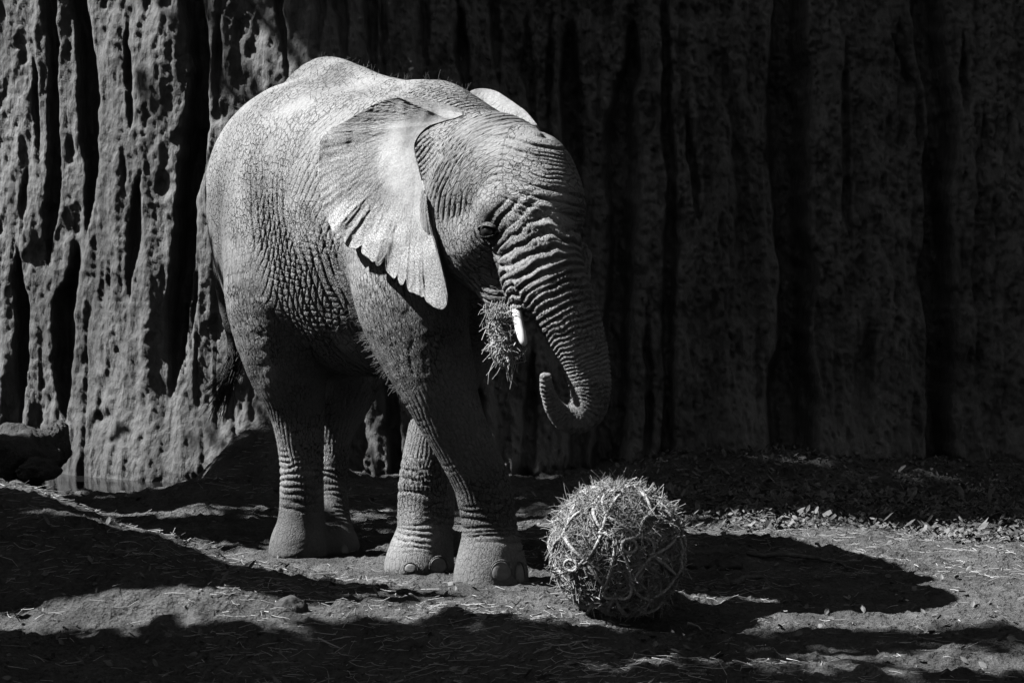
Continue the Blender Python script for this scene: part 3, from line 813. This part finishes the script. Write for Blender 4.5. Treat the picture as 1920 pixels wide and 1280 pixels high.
def near_ear():
    outer = np.array([(866,206),(835,196),(800,188),(760,183),(725,187),(690,202),(650,226),(618,243),(603,256),(598,290),(597,330),(600,365),(608,400),(622,432),(645,455),(668,468),(690,487),(712,503),(735,516),(752,534),(770,548),(790,558),(806,572),(822,580),(834,577),(839,562),(836,535),(829,508),(820,478),(811,446),(804,412),(799,375)], float)
    inner = np.array([(866,216),(852,222),(830,228),(805,236),(790,248),(780,262),(776,276),(778,292),(783,310),(788,328),(792,345),(796,362)], float)
    nu, nv = 420, 150
    def res(p, n):
        d = catmull(p, 8); L = np.concatenate([[0], np.cumsum(np.linalg.norm(np.diff(d, axis=0), axis=1))]); L /= L[-1]
        t = np.linspace(0, 1, n); return np.stack([np.interp(t, L, d[:, k]) for k in range(2)], -1), t
    O, t = res(outer, nu); I, _ = res(inner, nu)
    v = np.linspace(0, 1, nv)
    px = I[:, None]*(1-v)[None, :, None]+O[:, None]*v[None, :, None]
    # bowed radial lines: the cup of the ear
    T = np.repeat(t[:, None], nv, 1); Vv = np.repeat(v[None], nu, 0)
    flat = np.stack([T.ravel()*34, Vv.ravel()*2.2, 0*T.ravel()], -1)
    sc = (vnoise(np.stack([t*46, 0*t, 0*t], -1))-.5)
    low = sstep(.42, .5, t)*sstep(.78, .7, t)
    dirs = (O-I); dirs /= np.linalg.norm(dirs, axis=1)[:, None]
    notch = np.zeros(nu)
    for nx_, ny_, dp, wd in ((672,470,20,.0045), (702,496,9,.003), (716,505,30,.005), (745,524,17,.0035), (760,540,26,.0045), (795,562,7,.003), (640,452,8,.004), (600,380,5,.004)):
        tn = t[np.argmin((O[:, 0]-nx_)**2+(O[:, 1]-ny_)**2)]
        notch += dp*np.exp(-np.abs((t-tn)/wd)**1.5)
    shift = -notch*.8+sc*7*low+ (vnoise(np.stack([t*160, 0*t, 0*t], -1))-.5)*2
    px = px+dirs[:, None]*shift[:, None, None]*(Vv**3)[..., None]
    X_, Y_ = px[..., 0], px[..., 1]
    plane = 7.99+.0021*(835-O[:, 0])+.0011*np.maximum(330-O[:, 1], 0)-.0002*np.maximum(O[:, 1]-330, 0)
    def surf(q): 
        d = np.array([(lambda r: r[2] if r else 8.6)(hit(a, b)) for a, b in q[::6]])
        return np.interp(np.arange(len(q)), np.arange(len(q))[::6], d)
    Di = surf(I+[2, 0])-.004; Do = np.minimum(plane, surf(O)-.035)
    def smooth(a, n): 
        k = np.ones(n)/n; return np.convolve(np.pad(a, n//2, mode='edge'), k, 'valid')[:len(a)]
    Di = smooth(Di, 15); Do = smooth(Do, 61)
    tt = np.linspace(0, 1, nu); Do = Do+np.maximum(Di+.09-Do, 0)*sstep(.30, .10, tt)
    D = Di[:, None]*(1-Vv)+Do[:, None]*Vv
    mid = surf(I*.5+O*.5)-.02
    sag = smooth(np.clip((Di+Do)/2-mid, 0, .3), 41)
    D = D-(sag[:, None])*np.sin(np.pi*Vv)
    w1 = np.abs(vnoise(flat*[.8, .5, 1]+4)*2-1).reshape(T.shape); w2 = (fbm(flat*[2.4, 1.2, 1]+9, 2)-.5).reshape(T.shape)
    rad = (-.004*np.exp(-(w1/.35)**2)+.009*w2)*sstep(.40, .9, Vv)*(.6+.8*low[:, None])
    big = (fbm(np.stack([X_.ravel()/55, Y_.ravel()/80, 0*X_.ravel()], -1), 3)-.5).reshape(T.shape)*.05
    fin = (fbm(np.stack([T.ravel()*200, Vv.ravel()*22, 0*T.ravel()], -1), 2)-.5).reshape(T.shape)*.0045*sstep(.25, .6, Vv)
    D = D+rad+big*sstep(0, .3, Vv)+fin
    D = D+.008*sstep(.55, 1, Vv)*low[:, None]*np.sin(T*60)
    fr = np.stack([P(a, b, c) for a, b, c in zip(X_.ravel(), Y_.ravel(), D.ravel())]).reshape(nu, nv, 3)
    th = .018-.010*Vv
    bk = fr+np.array([.62, .78, 0])*th[..., None]
    wq = np.stack([T*110, Vv*60, 0*T], -1)
    return sheet(fr, bk, 'ear', M['ear'], {'wq': wq, 'mud': 0*T, 'crk': .35*sstep(.3, .7, Vv)+.1, 'dust_light': .45+.55*sstep(.42, .6, fbm(np.stack([X_.ravel()/60, Y_.ravel()/60, 0*X_.ravel()], -1)+7, 3)).reshape(T.shape)})
keep(near_ear(), ele)

def far_ear():
    outer = np.array([(872,182),(884,170),(905,166),(930,171),(950,183),(970,197),(990,213),(1015,250),(1022,310),(1012,380),(985,430),(950,450)], float)
    inner = np.array([(878,205),(884,212),(892,220),(900,230),(905,245),(908,260),(910,280),(912,300),(914,320),(916,340),(918,360),(920,380)], float)
    nu, nv = 120, 50
    O = catmull(outer, 12)[:nu]; I = catmull(inner, 12)[:nu]; nu = len(O)
    v = np.linspace(0, 1, nv); px = I[:, None]*(1-v)[None, :, None]+O[:, None]*v[None, :, None]
    Vv = np.repeat(v[None], nu, 0); T = np.repeat(np.linspace(0, 1, nu)[:, None], nv, 1)
    X_, Y_ = px[..., 0], px[..., 1]
    D = 8.46+.0006*(X_-880)+.012*np.sin(T*9)+.0030*np.maximum(235-Y_, 0)
    D += (fbm(np.stack([T.ravel()*14, Vv.ravel()*3, 0*T.ravel()], -1), 3)-.5).reshape(T.shape)*.012
    fr = np.stack([P(a, b, c) for a, b, c in zip(X_.ravel(), Y_.ravel(), D.ravel())]).reshape(nu, nv, 3)
    bk = fr+np.array([.1, 1, 0])*(.02-.010*Vv)[..., None]
    wq = np.stack([T*40, Vv*30, 0*T], -1)
    return sheet(fr, bk, 'ear', M['ear'], {'wq': wq, 'mud': 0*T, 'crk': 0*T+.2, 'dust_light': 0*T+1})
keep(far_ear(), ele)

# ---- tusks
def tusk(pts, r):
    d = catmull(np.array([P(*p) for p in pts]), 6); t = np.linspace(0, 1, len(d))
    rr = r*np.sqrt(np.clip(1-(np.maximum(t-.72, 0)/.285)**2, .01, 1))*(1-.12*t)
    V, f = tube_mesh(d, rr, 16)
    return mk('tusk', V, f, M['tusk'])
keep(tusk([(966,560,7.83), (970,590,7.80), (976,620,7.765), (984,648,7.74)], .0215), ele)
keep(tusk([(1078,560,8.12), (1080,590,8.10), (1083,615,8.08), (1087,632,8.07)], .0215), ele)

# ---- eye with lids
h_ = hit(916, 434)
nn = np.array([-.50, -.84, .10]); nn /= np.linalg.norm(nn)
side = np.cross(nn, UPZ); side /= np.linalg.norm(side); upv = np.cross(side, nn)
ec = h_[0]+nn*.002
V, f = rock_mesh(ec, (.031, .031, .030), 1.0, 0.0, 16)
eye_o = keep(mk('eye', V, f, M['eye']), ele)
def lid(a0, a1, rr, push, nu=26, nv=12):
    """part of a slightly larger shell, turned down over the eyeball"""
    A_, B_ = np.meshgrid(np.linspace(-1.45, 1.45, nu), np.linspace(a0, a1, nv), indexing='ij')
    el = B_*np.cos(A_*.9)
    r = rr+.003*np.sin(B_*14)
    V = ec+nn*push+(r*np.cos(el)*np.cos(A_))[..., None]*nn+(r*1.22*np.cos(el)*np.sin(A_))[..., None]*side+(r*np.sin(el))[..., None]*upv
    bk = V-nn*.006
    o = sheet(V, bk, 'eyelid', M['skin'], {'wq': V*60, 'mud': V[..., 0]*0+(.9 if a1 < 0 else .1), 'crk': V[..., 0]*0+.5, 'dust_light': V[..., 0]*0+.4})  # lower lid painted into the socket shade, upper kept pale as a highlight
    keep(o, eye_o)
lid(.50, 1.5, .0365, .003); lid(-1.5, -.70, .036, -.002)

# ---- toenails
def nail(px, py, w, h):
    r = hit(px, py)
    if r is None: return
    p, n, D = r; n = np.array([n[0], n[1], max(n[2], 0)*.8]); n /= np.linalg.norm(n)
    s = np.cross(UPZ, n); s /= np.linalg.norm(s); up = np.cross(n, s)
    a = np.linspace(0, 2*np.pi, 28, endpoint=False); rr = np.linspace(0, 1, 9)
    A_, R_ = np.meshgrid(a, rr, indexing='ij')
    X_ = np.cos(A_)*R_*w; Y_ = np.sin(A_)*R_*h*np.where(np.sin(A_) < 0, .75, 1)
    Zz = .008*np.sqrt(np.clip(1-R_**5, 0, 1))-.001-3.0*X_**2
    V = p+s*X_[..., None]+up*Y_[..., None]+n*Zz[..., None]
    nl = keep(mk('toenail', V.reshape(-1, 3), gridfaces(28, 9, True), M['nail']), ele)
    if w < .029: return
    # cuticle fold round the nail
    th = np.linspace(-.25, np.pi+.25, 20)
    pth = np.array([p+s*math.cos(t)*w*1.1+up*math.sin(t)*h*1.12+n*(.003-3.0*(math.cos(t)*w*1.1)**2) for t in th])
    V, f = tube_mesh(pth, np.interp(np.linspace(0, 1, 20), [0, .5, 1], [.0015, .004, .0015]), 8)
    keep(mk('cuticle', V, f, M['skin'], attrs={'wq': V*70, 'mud': V[:, 0]*0, 'crk': V[:, 0]*0+.4, 'dust_light': V[:, 0]*0+.1}), nl)
for q in ((940,1074,.046,.050), (975,1078,.030,.052), (823,1062,.044,.042), (770,1066,.030,.026), (646,1032,.022,.030)): nail(*q)

# ---- tail tuft and bristles
n = 130
t0 = rng.random(n)
root = np.array([P(440+rng.normal()*7, 650+a*50, 9.93+rng.normal()*.02) for a in t0])
tip = np.array([P(414+rng.normal()*13-a*16, 720+rng.random()*75, 9.9+rng.normal()*.03) for a in t0])
V, f = strands((root+tip)/2, tip-root, np.linalg.norm(tip-root, axis=1), np.full(n, .0024), rng.normal(size=n)*.12-.12, nseg=4)
keep(tag(mk('tail_tuft', V, f, M['hair']), kind='stuff'), ele)
m = (V1[:, 2] > 2.0) & (N1[:, 2] > .75) & (MUD < .9)
m2 = (np.abs(pix(V1)[0]-700) < 70) & (np.abs(pix(V1)[1]-640) < 90) & (pix(V1)[2] < 8.9) & (N1[:, 0] < -.55)
ii = np.concatenate([rng.choice(np.where(m)[0], 420), rng.choice(np.where(m2)[0], 260)])
dd = N1[ii]+rng.normal(size=(len(ii), 3))*.35; L_ = rng.uniform(.015, .05, len(ii))
V, f = strands(V2[ii]+dd*(L_*.4)[:, None], dd, L_, np.full(len(ii), .0009), rng.normal(size=len(ii))*.3, nseg=2)
keep(tag(mk('bristles', V, f, M['bristle']), kind='stuff'), ele)
# ================================================================== OBJECTS
def gz(x, y): return float(terrain(np.array([x]), np.array([y]))[0])

# ---- hay ball in its knotted rope net
def hay_ball():
    R = .250; c = P(1158, 1036, 7.66); c[2] = gz(c[0], c[1])+R-.005
    root = empty('hay_ball', (c[0], c[1], c[2]-R))
    tag(root, 'ball of hay packed in a knotted rope net on the ground', 'hay ball')
    bpy.context.view_layer.update()
    V, f = rock_mesh(c, (R*.93,)*3, 4.4, .10, 36)
    keep(mk('hay_core', V, f, M['haydark']), root)
    n = 9000
    d = rng.normal(size=(n, 3)); d /= np.linalg.norm(d, axis=1)[:, None]
    tan = np.cross(d, rng.normal(size=(n, 3))); tan /= np.linalg.norm(tan, axis=1)[:, None]
    dirv = tan+d*(rng.normal(size=n)*.16)[:, None]
    top = np.clip(d[:, 2], 0, 1)
    L = rng.uniform(.04, .17, n)
    pos = c+d*(R*rng.uniform(.92, 1.045, n)+.012*top)[:, None]
    pos[:, 2] = np.maximum(pos[:, 2], c[2]-R+.01)
    V, f = strands(pos, dirv, L, rng.uniform(.0010, .0024, n), rng.normal(size=n)*.55, nseg=3)
    keep(tag(mk('hay', V, f, M['hay']), kind='stuff'), root)
    # loose wisps sticking out of the top
    n = 700
    d = rng.normal(size=(n, 3)); d[:, 2] = np.abs(d[:, 2])*1.2+.5; d[:, 0] -= .25; d /= np.linalg.norm(d, axis=1)[:, None]
    dirv = d*.25+rng.normal(size=(n, 3))*.7; L = rng.uniform(.04, .11, n)
    V, f = strands(c+d*R*1.0+dirv*(L*.3)[:, None], dirv, L, rng.uniform(.0012, .0022, n), rng.normal(size=n)*.35, nseg=4)
    keep(tag(mk('loose_wisps', V, f, M['straw']), kind='stuff'), root)
    # net
    rows, cols = 7, 10
    nodes = {}
    for i in range(rows):
        th = np.pi*(.13+.74*i/(rows-1))
        for j in range(cols):
            t2 = th+rng.normal()*.085; p2 = 2*np.pi*(j+.5*(i % 2))/cols+rng.normal()*.15
            v = np.array([np.sin(t2)*np.cos(p2), np.sin(t2)*np.sin(p2), np.cos(t2)])
            nodes[i, j] = v
    def cord(a, b, rr=.0066):
        sl = rng.normal()*.06; side = np.cross(a, b); side /= np.linalg.norm(side)+1e-9
        t = np.linspace(0, 1, 9)
        pts = []
        lift = rng.uniform(.002, .02)
        for k in t:
            v = a*(1-k)+b*k; v = v/np.linalg.norm(v)+side*sl*math.sin(math.pi*k)
            pts.append(c+v*(R+.006+lift*math.sin(math.pi*k)))
        pts = np.array(pts); pts[:, 2] = np.maximum(pts[:, 2], c[2]-R+.008)
        V, f = tube_mesh(pts, rr, 7); keep(mk('net_cord', V, f, M['rope']), root)
    def knot(v):
        p = c+v*(R+.008); p[2] = max(p[2], c[2]-R+.014)
        t = np.linspace(0, 2*np.pi*1.9, 22)
        s = np.cross(v, UPZ+.01); s /= np.linalg.norm(s); u = np.cross(v, s)
        q = rng.uniform(0, 3); s, u = s*math.cos(q)+u*math.sin(q), u*math.cos(q)-s*math.sin(q)
        pts = p+np.outer(np.cos(t)*.010, s)+np.outer(np.sin(t)*.008, v)+np.outer(np.linspace(-.011, .011, 22), u)
        V, f = tube_mesh(pts, .0056, 6); keep(mk('knot', V, f, M['rope']), root)
    for (i, j), v in nodes.items():
        knot(v)
        if i+1 < rows:
            for jj in ((j, j+1) if i % 2 else (j-1, j)): cord(v, nodes[i+1, jj % cols])
    for k in range(cols): cord(nodes[0, k], nodes[0, (k+1) % cols])
    # two rope rings facing the viewer
    for px, py, rr in ((1171, 1008, .030), (1075, 1045, .026)):
        q = P(px, py, 7.66)-c; y = -math.sqrt(max(R*R-q[0]**2-q[2]**2, 0)); v = np.array([q[0], y, q[2]])/R
        s = np.cross(v, UPZ); s /= np.linalg.norm(s); u = np.cross(s, v); t = np.linspace(0, 2*np.pi, 25)
        pts = c+v*(R+.022)+np.outer(np.cos(t)*rr, s)+np.outer(np.sin(t)*rr*.85, u)+np.outer(np.cos(t)*.008, v)
        V, f = tube_mesh(pts, .0066, 8, False); keep(mk('rope_ring', V, f, M['rope']), root)
hay_ball()

# ---- hay hanging from the mouth
n = 700
a = rng.random(n)
cpx = 942+rng.normal(size=n)*13+a*8-6; cpy = 575+a*105; dep = 7.83+rng.normal(size=n)*.025
pos = np.array([P(x, y, d) for x, y, d in zip(cpx, cpy, dep)])
dirv = np.stack([rng.normal(size=n)*.6, rng.normal(size=n)*.5, -.5+rng.normal(size=n)*.7], -1)
L = rng.uniform(.02, .085, n)
V1s, f1 = strands(pos, dirv, L, rng.uniform(.0012, .0026, n), rng.normal(size=n)*.5)
n = 34
x0 = 945+rng.normal(size=n)*12; y0 = 610+rng.random(n)*70
root = np.array([P(x, y, 7.82) for x, y in zip(x0, y0)])
L = rng.uniform(.06, .15, n); dirv = np.stack([rng.normal(size=n)*.35+.05, rng.normal(size=n)*.2, -np.ones(n)], -1)
V2s, f2 = strands(root+dirv*(L*.4)[:, None], dirv, L, np.full(n, .0017), rng.normal(size=n)*.35)
hm = mk('hay_wisp', np.vstack([V1s, V2s]), np.vstack([f1, f2+len(V1s)]), M['straw'])
tag(hm, 'tangled wisp of hay hanging from the mouth of the elephant', 'hay')

# ---- straw on the ground
def scatter(n, x0, x1, y0, y1, fn=None):
    """points spread evenly over the picture rows of a stretch of ground"""
    D = 1/rng.uniform(1/y1, 1/y0, n); x = rng.uniform(x0, x1, n)*D/9.0
    if fn is not None:
        k = fn(x, D) > rng.random(n); x, D = x[k], D[k]
    return x, D
x, y = scatter(15000, -2.7, 2.7, 5.6, 12.8, lambda x, y: .12+.88*sstep(.45, .7, vnoise(np.stack([x*1.3, y*1.1, 0*x], -1)+5)))
z = terrain(x, y); n = len(x)
ang = rng.normal(size=n)*.8+.15; ang += np.where(rng.random(n) < .3, rng.random(n)*6, 0)
dirv = np.stack([np.cos(ang), np.sin(ang), rng.normal(size=n)*.12], -1)
L = rng.uniform(.02, .10, n)*np.where(rng.random(n) < .08, 2.0, 1)
V, f = strands(np.stack([x, y, z+.004], -1), dirv, L, rng.uniform(.0008, .0019, n), rng.normal(size=n)*.35)
tag(mk('straw', V, f, M['straw']), 'pale straw stalks strewn over the bare soil', 'straw', kind='stuff')

# ---- leaf litter along the wall foot
def leaves(x, y, size, name, lift=.02):
    n = len(x); z = terrain(x, y)
    base = np.array([[-.5, 0, 0], [-.15, .24, .07], [.2, .2, .06], [.5, 0, .10], [.2, -.2, .06], [-.15, -.24, .07], [-.15, 0, -.02], [.2, 0, -.02]])
    fc = np.array([[0, 6, 1, 1], [6, 7, 2, 1], [7, 3, 2, 2], [0, 5, 6, 6], [5, 4, 7, 6], [4, 3, 7, 7]])
    tri = []; quad = []
    for q in fc: (tri if q[2] == q[3] else quad).append(q[:3] if q[2] == q[3] else q)
    a = rng.random(n)*6.28; tl = rng.normal(size=(n, 2))*.5
    ca, sa = np.cos(a), np.sin(a)
    Xl = base[None]*size[:, None, None]
    px = Xl[..., 0]*ca[:, None]-Xl[..., 1]*sa[:, None]; py = Xl[..., 0]*sa[:, None]+Xl[..., 1]*ca[:, None]
    pz = Xl[..., 2]*rng.choice([-1, 1], n)[:, None]+px*tl[:, :1]+py*tl[:, 1:]
    pz = pz-pz.min(1)[:, None]
    V = np.stack([px+x[:, None], py+y[:, None], pz+(z+rng.random(n)*lift)[:, None]], -1).reshape(-1, 3)
    o = np.arange(n)[:, None, None]*8
    return mk(name, V, [(o+np.array(tri)[None]).reshape(-1, 3), (o+np.array(quad)[None]).reshape(-1, 4)], M['leaf'], smooth=False)
x, y = scatter(13000, .45, 2.75, 9.8, 13.9, lambda x, y: sstep(.2, 1.4, x-(13-y)*.12)*sstep(9.6, 10.6, y+.12*x)*.95*sstep(14.0, 13.6, y)*sstep(.25, .6, vnoise(np.stack([x*1.6, y*1.6, 0*x], -1)+3)+.35*sstep(10.2, 11.6, y)))
o = leaves(x, y, np.clip(rng.lognormal(-3.75, .45, len(x)), .009, .09), 'leaf_litter', .03)
tag(o, 'dry fallen leaves heaped along the foot of the dark wall', 'leaves', kind='stuff')
x, y = scatter(4000, -2.7, 2.7, 5.6, 13, lambda x, y: .1+.5*sstep(.5, .7, vnoise(np.stack([x*1.7, y*1.7, 0*x], -1))))
o = leaves(x, y, rng.uniform(.015, .045, len(x)), 'ground_litter', .004)
tag(o, 'scraps of dead leaf and bark scattered over the soil', 'litter', kind='stuff')

# ---- sticks and lumps
def stick(pts, r, label, name='stick', mat='wood', lift=None):
    path = []
    for k, (px, py) in enumerate(pts):
        D = CAMH*F/(py-520)
        for it in range(6):
            p = P(px, py, D); D += (p[2]-gz(p[0], p[1])-r)/ (CAMH/D)*.8
        p = P(px, py, D); 
        path.append(p)
    d = catmull(np.array(path), 5); t = np.linspace(0, 1, len(d))
    d += rng.normal(size=d.shape)*r*.25
    V, f = tube_mesh(d, r*(1-.6*t), 7)
    return tag(mk(name, V, f, M[mat]), label, 'stick')
stick([(1288,985),(1330,962),(1368,942)], .011, 'straight dark stick leaning over the leaf litter beside the hay ball')
stick([(1400,1036),(1490,1040),(1560,1052),(1590,1063)], .014, 'long dark fallen branch lying below the leaf bank')
stick([(1530,1018),(1556,1040),(1584,1062)], .007, 'thin dark twig crossing the end of the long fallen branch', 'twig')
stick([(1375,1092),(1410,1082),(1450,1085)], .016, 'short dark crooked branch on the soil right of the hay ball')
stick([(1430,1000),(1440,1015),(1448,1032)], .006, 'short upright twig at the bright leaf bank', 'twig')
stick([(225,1105),(262,1125),(302,1152)], .005, 'pale straight stalk on the shaded slope of the mound', 'stalk', 'straw')
stick([(500,1152),(540,1170),(640,1215)], .005, 'pale bent stalk beside the dark dung clump', 'stalk', 'straw')
stick([(1680,1115),(1700,1125),(1720,1132)], .006, 'short pale stalk at the edge of the sunlit patch', 'stalk', 'straw')
stick([(1290,1168),(1310,1175),(1318,1188)], .006, 'short bent pale stalk in front of the hay ball', 'stalk', 'straw')
stick([(1690,862),(1716,848),(1735,838)], .007, 'pale twig leaning against the foot of the dark wall', 'twig', 'straw')
stick([(340,758),(355,790),(372,800)], .006, 'bare twig sprouting from the mud bank by the pond', 'twig')
def lump(px, py, w, h, seed, label, name, cat):
    D = CAMH*F/(py-520)
    for it in range(6):
        p = P(px, py, D); D += (p[2]-gz(p[0], p[1]))/(CAMH/D)*.8
    p = P(px, py, D); p[2] += h*.25
    V, f = rock_mesh(p, (w, w*.8, h), seed, .4, 22)
    tag(mk(name, V, f, M['dung']), label, cat)
lump(545, 1152, .065, .055, 2.2, 'dark lump of dung with straw on the shaded slope', 'dung', 'dung')
lump(1308, 1066, .06, .035, 7.2, 'dark clod of earth right beside the hay ball', 'clod', 'clod')
lump(1362, 1066, .085, .04, 9.4, 'larger dark clod of earth further from the hay ball', 'clod', 'clod')
lump(1010, 963, .12, .05, 5.1, 'low lump of soil at the wall foot behind the trunk', 'clod', 'clod')
